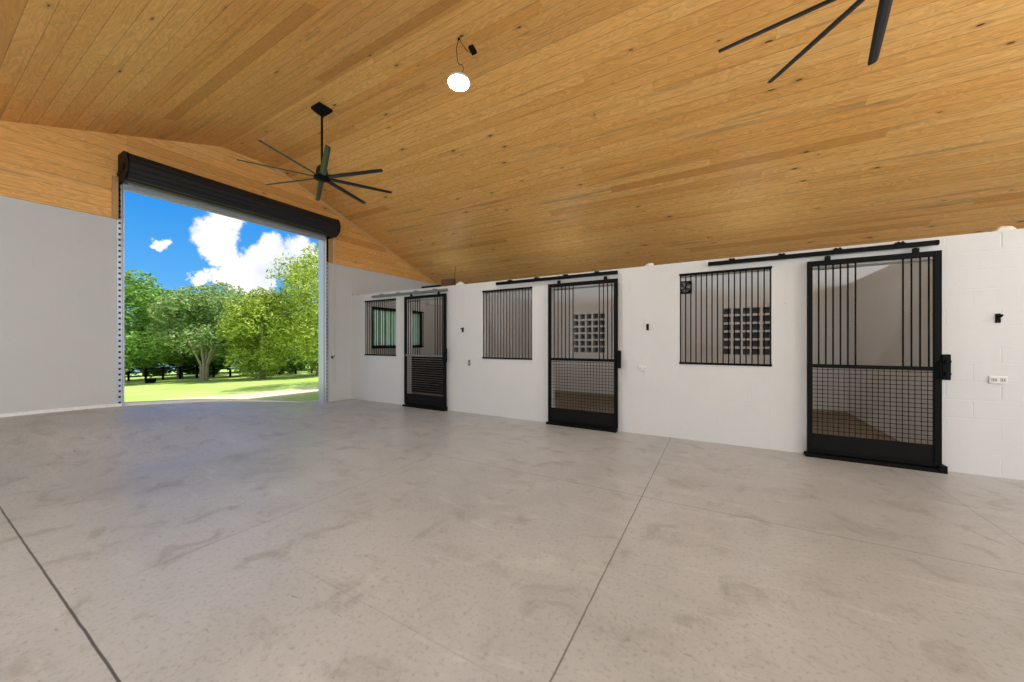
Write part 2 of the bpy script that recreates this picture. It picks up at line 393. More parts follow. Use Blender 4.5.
# stall front wall with three window openings and three doorways
PITCH = 3.615
DX = [(1.005, 2.185), (-2.61, -1.425), (-6.21, -5.02)]          # doorways
WX = [(-.50, .625), (-4.075, -2.975), (-7.62, -6.53)]          # windows
us = sorted([XD, XE] + [v for p in DX + WX for v in p]); zs = [-.2, .0, 1.15, 2.40, 2.44, TOP]
def hole(u, z):
    for a, b in DX:
        if a < u < b and 0 < z < 2.40: return True
    for a, b in WX:
        if a < u < b and 1.15 < z < 2.44: return True
    return False
m = MB(); grid_wall(m, 1, YS, YS+.2, us, zs, hole)
struct(weld(m.build('wall_front', M['block_x'], fix=False)), 'white painted block stall wall')
# dividers between stalls
m = MB()
for i, x in enumerate((2.31, -1.30, -4.92)):
    struct(MB().box((x, YS+.2, -.2), (x+.2, YB, TOP)).build('wall_divider', M['block_in']), ['block divider right of the near stall', 'block divider left of the near stall', 'block divider left of the middle stall'][i])
# back wall with two pierced vent grids
VC = [(.57, 1.70), (-3.17, 1.70)]; P = .19; S = .14
cells = []
for cx, cz in VC:
    for i in range(5):
        for j in range(6):
            cells.append((cx + (i-2)*P, cz + (j-2.5)*P))
us = [XD, XE]; zs = [-.2, 3.12]
us = sorted(set(us + [round(c[0]+k*S/2, 4) for c in cells for k in (-1, 1)])); zs = sorted(set(zs + [round(c[1]+k*S/2, 4) for c in cells for k in (-1, 1)]))
m = MB(); grid_wall(m, 1, YB, YB+.2, us, zs, lambda u, z: any(abs(u-c[0]) < S/2 and abs(z-c[1]) < S/2 for c in cells))
struct(weld(m.build('wall_back', M['block_back'], fix=False)), 'white block back wall of the stalls with pierced vents')
for (cx, cz), lab in zip(VC, ('dark screened grid of square vents seen through the near barred window', 'dark screened grid of square vents seen through the middle stall door')):
    m = MB(); m.box((cx-.55, YB+.205, cz-.62), (cx+.55, YB+.215, cz+.62))
    sc = m.build('vent_screen', M['screen']); tag(sc, lab, 'vent', 'vent grids in the back wall')  # dark panel added behind the vents for the shaded outside
    fr = MB(); w = .03
    fr.box((cx-.58, YB+.2, cz-.65), (cx-.55, YB+.23, cz+.65)); fr.box((cx+.55, YB+.2, cz-.65), (cx+.58, YB+.23, cz+.65))
    fr.box((cx-.58, YB+.2, cz+.62), (cx+.58, YB+.23, cz+.65)); fr.box((cx-.58, YB+.2, cz-.65), (cx+.58, YB+.23, cz-.62))
    fr.build('frame', M['black'], sc)

# exterior window in the end wall of the far stall
w0, w1, z0, z1 = 6.55, 8.5, 1.27, 2.42
m = MB(); t_ = .085
m.box((XD-.13, w0, z0), (XD-.03, w0+t_, z1)); m.box((XD-.13, w1-t_, z0), (XD-.03, w1, z1)); m.box((XD-.13, w0, z0), (XD-.03, w1, z0+t_)); m.box((XD-.13, w0, z1-t_), (XD-.03, w1, z1))
wf = struct(m.build('window_1', M['teal_frame']), 'dark framed exterior window of the far stall')
MB().box((XD-.09, w0+t_, z0+t_), (XD-.084, w1-t_, z1-t_)).build('pane', M['glass'], wf)
MB().box((XD-.06, w0+t_, z0+t_), (XD-.058, w1-t_, z1-t_)).build('insect_screen', M['fly_screen'], wf)
m = MB(); m.box((XD-.12, (w0+w1)/2-.03, z0), (XD-.04, (w0+w1)/2+.03, z1)); m.build('mullion', M['teal_frame'], wf)
m = MB()
m.box((XD+.0, w0-.02, z0+.02), (XD+.03, w1+.02, z0+.05)); m.box((XD+.0, w0-.02, z1-.05), (XD+.03, w1+.02, z1-.02)); m.build('bar_rail', M['black'], wf)
k = w0 + .05
while k < w1:
    MB().cyl((XD+.015, k, z0+.03), (XD+.015, k, z1-.03), .009, 8).build('bar', M['black'], wf, True); k += .1

# ------------------------------------------------------------------ roll-up door
t = thing('rolling_door', 'dark roll-up door coiled above the tall open doorway', 'door', (XD, 3.52, 0))
o3 = V((XD, 3.52, 0))
class LB(MB):
    """builder in world space whose result hangs under an Empty at `org`"""
    def __init__(s, org): super().__init__(); s.org = V(org)
    def build(s, name, mats, parent=None, smooth=False, **k):
        s.v = [tuple(V(p) - s.org) for p in s.v]; return super().build(name, mats, parent, smooth, **k)
cx, cz, R0 = XD+.27, 4.135, .205
n = 72; prof = []
for i in range(n):
    a = 2*PI*i/n; rr = R0 + (.010 if i % 6 in (0, 1, 2) else (-.004 if i % 6 == 4 else .004)); prof.append((cx + rr*math.cos(a), cz + rr*math.sin(a)))
b = LB(o3); 
# prism along Y: outline in x,z
b.prism(prof, 1, 1.822, 5.275); b.build('coil', M['dark_door'], t)
for y in (1.80, 5.275):
    b = LB(o3); pl = [(XD+.015, 3.93), (XD+.33, 3.93), (XD+.46, 4.02), (XD+.49, 4.16), (XD+.42, 4.32), (XD+.28, 4.37), (XD+.015, 4.37)]
    b.prism(pl, 1, y, y+.022); br = b.build('end_bracket', M['black'], t)
    b = LB(o3); yy = y + (-.012 if y < 3 else .022); b.cyl((cx, yy, cz), (cx, yy+.03, cz), .05, 14); b.cyl((cx+.1, yy, cz+.08), (cx+.1, yy+.02, cz+.08), .016, 8); b.cyl((cx-.1, yy, cz-.08), (cx-.1, yy+.02, cz-.08), .016, 8); b.build('axle_boss', M['black_soft'], br, True)
b = LB(o3); zz = 3.90
prof = [(XD+.045, zz), (XD+.06, zz)]
for i in range(4): prof += [(XD+.078, zz+.03+.06*i), (XD+.06, zz+.058+.06*i)]
prof += [(XD+.045, zz+.24)]
b.prism(prof, 1, 1.86, 5.19); b.build('curtain', M['slat_grey'], t)  # lower slats coloured lighter than the coil for outside light from below
b = LB(o3); b.bbox((XD+.03, 1.855, 3.885), (XD+.10, 5.195, 3.925), .006); b.box((XD+.025, 1.87, 3.845), (XD+.055, 5.18, 3.89)); b.build('bottom_bar', M['bar_grey'], t)
b = LB(o3); b.bbox((XD+.085, 1.90, 3.925), (XD+.10, 5.15, 3.965), .004); b.build('astragal', M['bar_grey'], t)
b = LB(o3); b.box((XD-.205, DY1-.014, -.01), (XD+.003, DY1-.002, 3.93)); b.build('jamb_lining', M['galv'], t)
def guide(ya, yb, ysl, zb):
    g = LB(o3); g.mat(0)
    g.box((XD+.001, ya, zb), (XD+.012, yb, 4.10)); yi = ysl
    g.box((XD+.012, yi-.006, zb), (XD+.075, yi+.006, 4.06)); 
    q = g.build('guide', [M['galv'], M['hole']], t)
    h = LB(o3); k = zb + .06; ym = (ya+yb)/2
    while k < 4.04:
        h.cbox((XD+.0125, ym, k), (.003, .026, .034)); k += .088
    h.build('bolt_slot_row', M['hole'], q); return q
guide(1.79, 1.85, 1.852, .44); guide(5.21, 5.30, 5.205, 0.0)
b = LB(o3)
b.tube([(XD+.05, 5.40, 4.0), (XD+.05, 5.40, .5)], .006, 6); b.tube([(XD+.05, 5.45, 4.0), (XD+.05, 5.45, .5)], .006, 6); b.tube([(XD+.05, 5.425+.025*math.cos(a), .5-.025*math.sin(a)) for a in [PI*i/8 for i in range(9)]], .006, 6)
hc = b.build('hand_chain', M['white_plastic'], t, True)
b = LB(o3); b.bbox((XD+.001, 5.38, 1.05), (XD+.035, 5.43, 1.11), .005); b.tube([(XD+.03, 5.405, 1.10), (XD+.075, 5.405, 1.10), (XD+.085, 5.405, 1.13)], .008, 6); b.build('chain_keeper', M['hole'], t, True)

# ------------------------------------------------------------------ sliding stall doors
DW = 1.17; YD = YS - .085                                       # leaf centre plane in front of the wall
def make_door(label, org, slat=False, W=1.17):
    t = thing('stall_door', label, 'door', org, 'sliding stall doors')
    H = 2.47; d = .022; z0 = .055
    f = MB(); 
    f.box((0, -d, z0), (.052, d, H)); f.box((W-.06, -d, z0), (W, d, H)); f.box((.052, -d, H-.06), (W-.06, d, H)); f.box((.052, -d, z0), (W-.06, d, z0+.05)); mr = MB().box((.052, -d, 1.128), (W-.06, d, 1.172)).build('mid_rail', M['mid_grey'] if slat else M['black'], t, bevel=.004)  # far door's mid rail greyed in colour for its reflected light
    f.build('frame', M['black'], t, bevel=.004)
    MB().box((.052, -.010, z0+.05), (W-.06, .010, .295)).build('kick_plate', M['black_soft'], t)
    for i in range(6): MB().cyl((.115+.069*i, 0, 1.16), (.115+.069*i, 0, H-.04), .0085, 8).build('bar', M['black'], t, True)
    for i in range(4): MB().cyl((W-.302+.069*i, 0, 1.16), (W-.302+.069*i, 0, H-.04), .0085, 8).build('bar', M['black'], t, True)
    MB().cyl((.115, .0, H-.11), (.46, .0, H-.11), .006, 6).build('yoke_bar', M['black'], t, True)
    g = MB(); x = .052 + .0508
    while x < W-.06: g.tube([(x, .004, .29), (x, .004, 1.13)], .0032, 4, False); x += .0508
    z = .295 + .0508
    while z < 1.13: g.tube([(.052, -.003, z), (W-.06, -.003, z)], .0032, 4, False); z += .0508
    g.build('wire_mesh', M['black'], t, fix=False)
    if slat:
        g = MB(); z = .34
        while z < 1.10: g.box((.20, .016, z), (W-.09, .022, z+.038)); z += .05
        g.build('slat_panel', M['black_soft'], t)
    la = MB(); la.bbox((W-.008, -.045, 1.03), (W+.060, -.028, 1.315), .008); la.bbox((W-.045, -.034, 1.13), (W+.02, -.022, 1.17), .004); lo = la.build('latch', M['black'], t)
    for zz in (1.235, 1.10):
        k = MB(); k.cyl((W+.026, -.045, zz), (W+.026, -.06, zz), .014, 12); k.cyl((W+.026, -.06, zz), (W+.026, -.078, zz), .024, 16); k.build('latch_knob', M['black'], lo, True)
    k = MB(); k.tube([(W-.03, -.022, 1.05), (W-.03, -.065, 1.06), (W-.03, -.065, 1.22), (W-.03, -.022, 1.23)], .009, 8); k.build('pull_handle', M['black'], t, True)
    for hx in (.20, W-.20):
        k = MB(); k.box((hx-.03, -.004, H-.01), (hx+.03, .004, H+.05)); k.cyl((hx, 0, H+.03), (hx, 0, H+.055), .012, 8); k.build('hanger', M['black_soft'], t)
    return t
doors = [('black barred sliding stall door nearest the camera, right of the near window', 0.985), ('middle black barred sliding stall door', -2.61), ('far barred sliding stall door, partly clad with black slats', -6.155)]
d0 = make_door(doors[0][0], (doors[0][1], YD, 0))
make_door(doors[1][0], (doors[1][1], YD, 0), False, 1.215)
make_door(doors[2][0], (doors[2][1], YD, 0), True, 1.205)

def make_track(label, org, mat, L=2.24):
    t = thing('sliding_door_track', label, 'track', org, 'overhead door tracks')
    b = MB(); b.prism([(-.024, -.026), (.024, -.026), (.024, -.012), (.024, .026), (-.024, .026), (-.024, -.012)], 0, 0, L)
    b.build('rail', mat, t, bevel=.004)
    for ex in (0, L): MB().cyl((ex-.012, 0, 0), (ex+.012, 0, 0), .030, 14).build('end_cap', mat, t, True)
    for bx in (.28, .84, 1.40, 1.95):
        b = MB(); b.box((bx-.035, .02, .012), (bx+.035, .066, .05)); b.box((bx-.035, -.02, .026), (bx+.035, .066, .036)); b.cyl((bx-.018, .0, .036), (bx-.018, 0, .052), .011, 8); b.cyl((bx+.018, .0, .036), (bx+.018, 0, .052), .011, 8); b.build('wall_bracket', mat, t)
    return t
YT = YS - .068
t3 = make_track('black overhead track of the near stall door', (-.112, YT, 2.565), M['black'])
make_track('black overhead track of the middle stall door', (-3.70, YT, 2.575), M['black'], 2.285)
make_track('greyish overhead track of the far stall door', (-7.25, YT, 2.545), M['mid_grey'], 2.30)
def make_sill(label, x):
    t = thing('floor_guide', label, 'door guide', (x, YD, 0), 'floor guides under the doors')
    b = MB(); b.box((0, -.05, 0), (DW+.05, .05, .012)); b.box((0, -.05, .012), (DW+.05, -.036, .045)); b.box((0, .036, .012), (DW+.05, .05, .045)); b.build('channel', M['black'], t)
    MB().bbox((DW-.01, -.06, 0), (DW+.055, .06, .085), .006).build('stop_block', M['black'], t); return t
s0 = make_sill('black floor guide under the near stall door', .96)
dup(s0, (-2.635, YD, 0), 'black floor guide under the middle stall door'); dup(s0, (-6.18, YD, 0), 'dark floor guide under the far stall door')

# barred window grilles
def make_grille(label, x0, x1):
    t = thing('window_grille', label, 'window grille', (x0, YS-.0, 1.15), 'barred stall windows'); W = x1-x0; y = .015
    MB().box((-.005, -.018, -.03), (W+.005, y+.012, .0)).build('bottom_rail', M['black'], t, bevel=.003)
    MB().box((-.005, -.018, 1.29), (W+.005, y+.012, 1.32)).build('top_rail', M['black'], t, bevel=.003)
    for i in range(17):
        x = .012 + (W-.024)*i/16; MB().cyl((x, y-.004, -.002), (x, y-.004, 1.292), .0078, 8).build('bar', M['black'], t, True)
    return t
g0 = make_grille('barred window opening beside the near stall door', *WX[0])
make_grille('barred window opening beside the middle stall door', *WX[1])
make_grille('barred window opening beside the far stall door', *WX[2])

# ------------------------------------------------------------------ wall fittings
def make_hook(label, x, z):
    t = thing('hanging_hook', label, 'hook', (x, YS, z), 'hooks on the stall wall')
    MB().bbox((-.019, -.014, -.05), (.019, 0, .05), .005).build('back_plate', M['black'], t)
    MB().tube([(0, -.01, .02), (0, -.05, .015), (0, -.075, .03)], .010, 8).build('prong', M['black'], t, True); return t
h0 = make_hook('black tack hook right of the near stall door', 2.60, 1.705)
dup(h0, (-.955, YS, 1.685), 'black tack hook between the middle door and the near window'); dup(h0, (-4.57, YS, 1.70), 'black tack hook between the far door and the middle window')
def make_outlet(label, x, z, mat, smat, upright=False):
    t = thing('wall_outlet', label, 'outlet', (x, YS, z), 'outlets on the stall wall'); w, h = (.034, .062) if upright else (.064, .040)
    MB().bbox((-w, -.018, -h), (w, 0, h), .005).build('cover_plate', mat, t)
    for q in (-.030, .030):
        c = (0, q) if upright else (q, 0)
        so = MB().bbox((c[0]-.021, -.022, c[1]-.021), (c[0]+.021, -.016, c[1]+.021), .003).build('socket', smat, t)
        for sx in (-.008, .008): MB().box((c[0]+sx-.002, -.0235, c[1]-.008), (c[0]+sx+.002, -.0218, c[1]+.008)).build('slot', M['hole'], so)
    return t
make_outlet('white double outlet below the hook right of the near stall door', 2.60, 1.045, M['white_plastic'], M['pale_socket'])
make_outlet('pale double outlet between the middle door and the near window', -1.025, 1.04, M['white_plastic'], M['white_plastic'])
make_outlet('grey upright outlet between the far door and the middle window', -4.40, 1.025, M['grey_plastic'], M['dark_socket'], True)

# lumps of foam on the wall top and odd bits beside them
def lump(label, x, y, sx, sz):
    bm = bmesh.new(); bmesh.ops.create_icosphere(bm, subdivisions=3, radius=1)
    for v in bm.verts:
        n_ = 1 + .14*math.sin(5*v.co.x+x) * math.cos(4*v.co.y) + .08*math.sin(9*v.co.z+2*v.co.x); v.co = V((v.co.x*sx*n_, v.co.y*.06*n_, max(0, v.co.z*sz*n_)))
    me = bpy.data.meshes.new('foam_lump'); bm.to_mesh(me); bm.free(); me.materials.append(M['foam']); me.polygons.foreach_set('use_smooth', [True]*len(me.polygons))
    o = bpy.data.objects.new('foam_lump', me); C.objects.link(o); o.location = (x, y, TOP); tag(o, label, 'foam', 'foam lumps on the wall top'); return o
lump('cream foam lump on the wall top above the right-hand outlet', 2.68, YS+.08, .085, .055)
lump('cream foam lump on the wall top right of the middle door', -.935, YS+.08, .07, .055)
lump('cream foam lump on the wall top right of the brown wood offcut', -4.70, YS+.08, .11, .07)
m = MB(); m.bbox((-5.20, YS+.03, TOP), (-4.90, YS+.17, TOP+.16), .008); tag(m.build('wood_offcut', M['brown_block']), 'brown wood offcut lying on the wall top above the far stall door', 'wood')
m = MB(); m.bbox((-5.75, YS+.02, TOP), (-5.22, YS+.13, TOP+.05), .006); tag(m.build('metal_strip', M['black_soft']), 'dark metal strip lying on the wall top left of the brown offcut', 'strip')
# wire standing from the offcut to the ceiling
m = MB(); m.tube([(-4.86, YS+.1, TOP), (-4.87, YS+.1, TOP+.22), (-4.85, YS+.11, TOP+.42)], .004, 6); tag(m.build('stub_wire', M['black_soft'], smooth=True), 'thin dark wire end sticking up from the wall top by the brown offcut', 'wire')
m = MB(); m.bbox((XD+.0, YS+.01, TOP), (XD+.06, YS+.10, TOP+.06), .01); tag(m.build('wall_bracket_plate', M['galv']), 'small metal bracket on the far end of the stall wall top', 'bracket')

# small square fan on the back wall of the near stall
t = thing('wall_fan', 'dark square wall fan seen through the top left of the near barred window', 'fan', (-.71, YB, 2.80)); q = .15
b = MB(); b.box((-q, -.10, -q), (-q+.025, 0, q)); b.box((q-.025, -.10, -q), (q, 0, q)); b.box((-q, -.10, -q), (q, 0, -q+.025)); b.box((-q, -.10, q-.025), (q, 0, q)); b.box((-q, -.02, -q), (q, 0, q)); b.build('housing', M['black'], t)
b = MB()
for r_ in (.05, .085, .12): b.tube([(r_*math.cos(a), -.102, r_*math.sin(a)) for a in [2*PI*i/20 for i in range(21)]], .004, 5)
for i in range(4): b.tube([(0, -.102, 0), (.13*math.cos(PI*i/2+.4), -.102, .13*math.sin(PI*i/2+.4))], .004, 5)
b.build('guard', M['grey_plastic'], t, True); b = MB(); b.cyl((0, -.03, 0), (0, -.08, 0), .035, 16); b.build('hub', M['black_soft'], t, True)
for i in range(4):
    a = i*PI/2; b = MB(); b.add([(.03*math.cos(a), -.06, .03*math.sin(a)), (.115*math.cos(a-.25), -.07, .115*math.sin(a-.25)), (.115*math.cos(a+.35), -.04, .115*math.sin(a+.35)), (.03*math.cos(a+.8), -.045, .03*math.sin(a+.8))], [(0, 1, 2, 3)]); b.build('blade', M['grey_plastic'], t)
# surface conduit with junction box on the end wall inside the far stall
t = thing('conduit', 'thin surface conduit with a junction box inside the far stall', 'conduit', (XD, 8.7, 2.68))
MB().tube([(.02, -.75, .04), (.02, 1.0, -.06)], .011, 8).build('pipe', M['grey_plastic'], t, True); MB().bbox((.001, -.06, -.06), (.05, .06, .07), .006).build('junction_box', M['grey_plastic'], t); MB().tube([(.02, 0, .05), (.02, 0, .3)], .011, 8).build('pipe', M['grey_plastic'], t, True)

# ------------------------------------------------------------------ ceiling fans
def make_fan(label, org, ang):
    """org: point of the ceiling it hangs from"""
    t = thing('ceiling_fan', label, 'ceiling fan', org, 'long-bladed ceiling fans'); zr = -1.10
    b = MB(); b.add([(x*.11, y*.11, 0) for x, y in ((-1,-1),(1,-1),(1,1),(-1,1))] + [(x*.11, y*.11, -.035) for x, y in ((-1,-1),(1,-1),(1,1),(-1,1))] + [(x*.05, y*.05, -.105) for x, y in ((-1,-1),(1,-1),(1,1),(-1,1))],
        [(0,1,2,3), (0,4,5,1), (1,5,6,2), (2,6,7,3), (3,7,4,0), (4,8,9,5), (5,9,10,6), (6,10,11,7), (7,11,8,4), (8,11,10,9)]); b.build('canopy', M['black'], t)
    MB().cyl((0, 0, -.09), (0, 0, zr+.16), .016, 12).build('downrod', M['black'], t, True)
    MB().lathe([(.03, zr+.20), (.045, zr+.19), (.075, zr+.15), (.085, zr+.10), (.085, zr+.02), (.07, zr-.0)], 24).build('motor_housing', M['blade'], t, True)
    MB().lathe([(.10, zr+.022), (.115, zr+.012), (.115, zr-.022), (.08, zr-.04), (.02, zr-.05)], 24).build('hub', M['black'], t, True)
    for i in range(8):
        a = ang + i*PI/4; b = MB(); secs = []
        for r_, w in ((.09, .085), (.5, .085), (1.0, .075), (1.07, .066)):
            th = .016; sec = [(-.5*w, .0), (-.25*w, .5*th), (.15*w, .6*th), (.5*w, .1*th), (.15*w, -.35*th), (-.25*w, -.35*th)]; p = math.radians(-14)
            secs.append([(r_, u*math.cos(p) - v*math.sin(p), zr + u*math.sin(p) + v*math.cos(p)) for u, v in sec])
        vs = [q for s_ in secs for q in s_]; n6 = 6
        fs = [(k*n6+j, k*n6+(j+1)%n6, (k+1)*n6+(j+1)%n6, (k+1)*n6+j) for k in range(3) for j in range(n6)] + [tuple(range(n6))[::-1], tuple(3*n6+j for j in range(n6))]
        ca, sa = math.cos(a), math.sin(a); b.add([(x*ca-y*sa, x*sa+y*ca, z) for x, y, z in vs], fs); b.build('blade', M['blade'], t)
    return t
make_fan('black eight-bladed ceiling fan hanging in front of the tall doorway', (-5.42, 3.42, 5.14), math.radians(16.5))
make_fan('black ceiling fan at top right with only its blade tips in view', (1.06, 3.51, 5.14), math.radians(35))

# ------------------------------------------------------------------ hanging LED disc
t = thing('led_disc_light', 'lit round white light dangling by its wires from the ceiling', 'ceiling light', (-2.73, 3.46, 5.14))
zl = -.54; tilt = Matrix.Rotation(math.radians(-5), 3, V((.87, .5, 0)))
def tl(b):
    b.v = [tuple(tilt @ V((p[0], p[1], p[2]-zl)) + V((0, 0, zl))) for p in b.v]; return b
tl(MB().lathe([(.10, zl+.030), (.128, zl+.026), (.136, zl+.012), (.136, zl-.002), (.129, zl-.006)], 40)).build('rim', M['white_plastic'], t, True)
tl(MB().lathe([(.001, zl-.004), (.129, zl-.004), (.124, zl-.012), (.10, zl-.016), (.018, zl-.017)], 40)).build('diffuser', M['led'], t, True)
tl(MB().lathe([(.001, zl-.016), (.014, zl-.017), (.013, zl-.022), (.001, zl-.023)], 16)).build('sensor_dot', M['grey_plastic'], t, True)
MB().lathe([(.012, 0), (.016, -.012), (.005, -.02)], 12).build('grommet', M['black_soft'], t, True)
MB().tube([(0, 0, 0), (-.03, -.01, -.12), (-.02, 0, -.27), (-.005, .0, -.31), (.04, .02, -.33), (.055, .02, -.38), (.035, .01, -.46), (.03, 0, -.53)], .004, 6).build('wire', M['black_soft'], t, True)
MB().tube([(0, 0, 0), (.03, .03, -.07), (.08, .08, -.14), (.12, .10, -.155)], .004, 6).build('wire', M['black_soft'], t, True)
dr = MB().bbox((-.034, -.02, -.06), (.034, .02, .06), .006); dm = Matrix.Rotation(math.radians(-28), 3, 'Y') @ Matrix.Rotation(math.radians(28), 3, 'Z')
dr.v = [tuple(dm @ V(p) + V((.125, .11, -.115))) for p in dr.v]; dr.build('driver_box', M['black'], t)
def lamp(loc, power, size=.27, parent=None):
    l = bpy.data.lights.new('led_lamp', 'AREA'); l.shape = 'DISK'; l.size = size; l.energy = power; l.color = (.92, .97, 1)
    o = bpy.data.objects.new('led_lamp', l); C.objects.link(o); o.location = loc
    if parent: o.parent = parent
    return o
LAMP = 50
ll = lamp((0, 0, zl-.03), LAMP, .26, t); ll.rotation_euler = tilt.to_euler()

# unseen fill lights added to brighten the room, behind and beside the viewpoint
for x, y, z, p in [(-4.6, -2.4, 2.4, 48), (-2.2, -2.6, 2.4, 128), (.2, -2.7, 2.5, 165), (2.6, -2.6, 2.5, 165), (5.0, -1.4, 2.6, 175), (5.4, 1.6, 2.9, 175), (5.0, 4.2, 3.1, 108)]:
    l = bpy.data.lights.new('barn_lamp', 'POINT'); l.energy = p; l.shadow_soft_size = .28; l.color = (.77, .91, 1)
    o = bpy.data.objects.new('barn_lamp', l); C.objects.link(o); o.location = (x, y, z)
# one unseen fill light added above each stall to brighten its inside
for x in (.5, -3.1, -6.6):
    l = bpy.data.lights.new('stall_lamp', 'POINT'); l.energy = 8.5; l.shadow_soft_size = .15; l.color = (.77, .91, 1)
    o = bpy.data.objects.new('stall_lamp', l); C.objects.link(o); o.location = (x, 7.6, 2.86)
# ------------------------------------------------------------------ outside
m = MB(); gx = [-60, -40, -30, -24, -19, -15, -12, -10, -8.76, -8.4]; gy = [-40, -20, -10, -4, 0, 3, 6, 10, 16, 24, 40]
def lz(x, y): return -.02 - max(0, -x - 10)*.045
for x in gx:
    for y in gy: m.v.append((x, y, lz(x, y)))
for i in range(len(gx)-1):
    for j in range(len(gy)-1): m.f.append([i*len(gy)+j, (i+1)*len(gy)+j, (i+1)*len(gy)+j+1, i*len(gy)+j+1]); m.m.append(0)
struct(m.build('lawn', M['lawn'], smooth=True), 'sunlit lawn outside the doorway')
m = MB(); m.box((-8.4, 10.1, -.3), (30, 40, -.02)); m.box((XE, -40, -.3), (30, 10.1, -.02)); m.box((-8.76, -40, -.3), (XE, -6, -.02)); struct(m.build('yard_ground', M['concrete']))

def crown(name, mat, parent, c, rad, n, leaf, droop=0, seed=0, clumps=60):
    r = np.random.default_rng(seed)
    d = r.normal(size=(clumps, 3)); d /= np.linalg.norm(d, axis=1)[:, None]; rr = r.uniform(.35, 1, clumps)**.5
    cc = d*rr[:, None]*np.array(rad)*.82
    cs = r.uniform(.2, .38, clumps)*min(rad)
    k = r.integers(0, clumps, n); off = r.normal(size=(n, 3)); off /= np.linalg.norm(off, axis=1)[:, None]
    p = cc[k] + off*(cs[k]*r.uniform(.5, 1.0, n)**.5)[:, None]*np.array([1, 1, .8]) + np.array(c)
    if droop: p[:, 2] -= droop*r.uniform(0, 1, n)*((p[:, 0]-c[0])**2 + (p[:, 1]-c[1])**2)**.5/rad[0]
    a = r.normal(size=(n, 3)); a[:, 2] = np.abs(a[:, 2])*.5 - (.9 if droop else 0)
    a /= np.linalg.norm(a, axis=1)[:, None]
    b = r.normal(size=(n, 3)); b -= (b*a).sum(1)[:, None]*a; b /= np.linalg.norm(b, axis=1)[:, None]
    L = leaf*r.uniform(.6, 1.3, n)[:, None]; W = L*(.28 if droop else .45)
    v = np.stack([p - a*L*.5, p + b*W*.5, p + a*L*.5, p - b*W*.5], 1).reshape(-1, 3)
    me = bpy.data.meshes.new(name); me.vertices.add(4*n); me.vertices.foreach_set('co', v.ravel()); me.loops.add(4*n); me.loops.foreach_set('vertex_index', np.arange(4*n, dtype=np.int32))
    me.polygons.add(n); me.polygons.foreach_set('loop_start', np.arange(0, 4*n, 4, dtype=np.int32)); me.update(calc_edges=True); me.materials.append(mat)
    o = bpy.data.objects.new(name, me); C.objects.link(o); o.parent = parent; return o
def tree(label, x, y, top, rad, mat, seed, n=9000, leaf=.17, base=.7, droop=0, stems=1, group='trees beyond the lawn', kind='tree', trunk=True):
    z0 = lz(x, y); t = thing(kind, label, 'tree' if kind == 'tree' else 'shrub', (x, y, z0), group)
    hgt = top - z0; rz = (hgt - base)/2
    crown('crown' if kind == 'tree' else 'foliage', mat, t, (0, 0, base + rz), (rad, rad, rz), n, leaf, droop, seed)
    if trunk:
        r = random.Random(seed)
        for s in range(stems):
            a = 2*PI*s/stems + r.random(); q = .45*hgt
            lean = .0 if stems == 1 else .8
            pts = [(.12*math.cos(a)*(stems > 1), .12*math.sin(a)*(stems > 1), 0), (.2*lean*math.cos(a)+.05, .2*lean*math.sin(a), q*.35), (lean*.7*math.cos(a), lean*.7*math.sin(a)+.05, q*.75), (lean*1.2*math.cos(a), lean*1.2*math.sin(a), q*1.15)]
            MB().tube(pts, [.075, .06, .05, .03] if stems > 1 else [.17, .14, .11, .05], 8).build('trunk', M['bark'], t, True)
    return t
Fv, Rv = (-.4977, .8673), (.8673, .4977)
# trees stand 16 to 26 m from the doorway, listed as ground positions
T = [
 ('mid green tree at the left edge of the doorway view', -28.8, 6.5, 5.7, 3.0, 'leaf_green', 16000, .21, .1, 0, 1),
 ('rounded green tree just right of the leftmost tree', -30.7, 9.6, 4.7, 2.6, 'leaf_green', 13000, .20, .4, 0, 1),
 ('grey green tree with several pale bare stems in the middle of the view', -24.2, 8.6, 4.8, 2.4, 'leaf_grey', 13000, .19, 1.2, 0, 5),
 ('grey green tree between the many-stemmed tree and the yellow green one', -26.6, 11.6, 4.9, 2.5, 'leaf_grey', 12000, .19, .9, 0, 1),
 ('tall grey green tree behind the many-stemmed tree', -32.8, 12.3, 6.2, 2.8, 'leaf_grey', 10000, .22, .6, 0, 1),
 ('drooping yellow green bush-like tree right of centre', -20.9, 9.9, 4.5, 2.0, 'leaf_yellow', 13000, .22, .1, .7, 1),
 ('tall yellow green tree at the right edge of the doorway view', -19.8, 12.3, 6.7, 2.9, 'leaf_yellow', 19000, .22, .1, .7, 1),
 ('yellow green tree behind the two drooping ones', -25.6, 14.0, 6.0, 2.6, 'leaf_yellow', 9000, .22, .4, .5, 1),
]
for i, (lab, x, y, top, rad, mt, n, leaf, base, droop, st) in enumerate(T):
    tree(lab, x, y, top, rad, M[mt], 100+i, n, leaf, base, droop, st)
tree('large tree beside the building seen through the far stall window', -11.7, 9.2, 6.0, 2.6, M['leaf_yellow'], 131, 12000, .17, .8, .3, 1)
for i, (x, y, top, rad, lab) in enumerate([(-42.9, 11.1, 4.6, 3.6, 'green tree far behind the leftmost trees'), (-39.5, 13.9, 4.4, 3.4, 'green tree far behind the rounded green tree'), (-36.2, 16.6, 4.8, 3.6, 'green tree far behind the pale stems'), (-31.5, 18.0, 5.2, 3.4, 'green tree far behind the drooping tree'), (-28.0, 19.6, 5.4, 3.4, 'green tree far behind the right edge tree')]):
    tree(lab, x, y, top, rad, M['leaf_green'], 160+i, 9000, .28, .0, 0, 1)
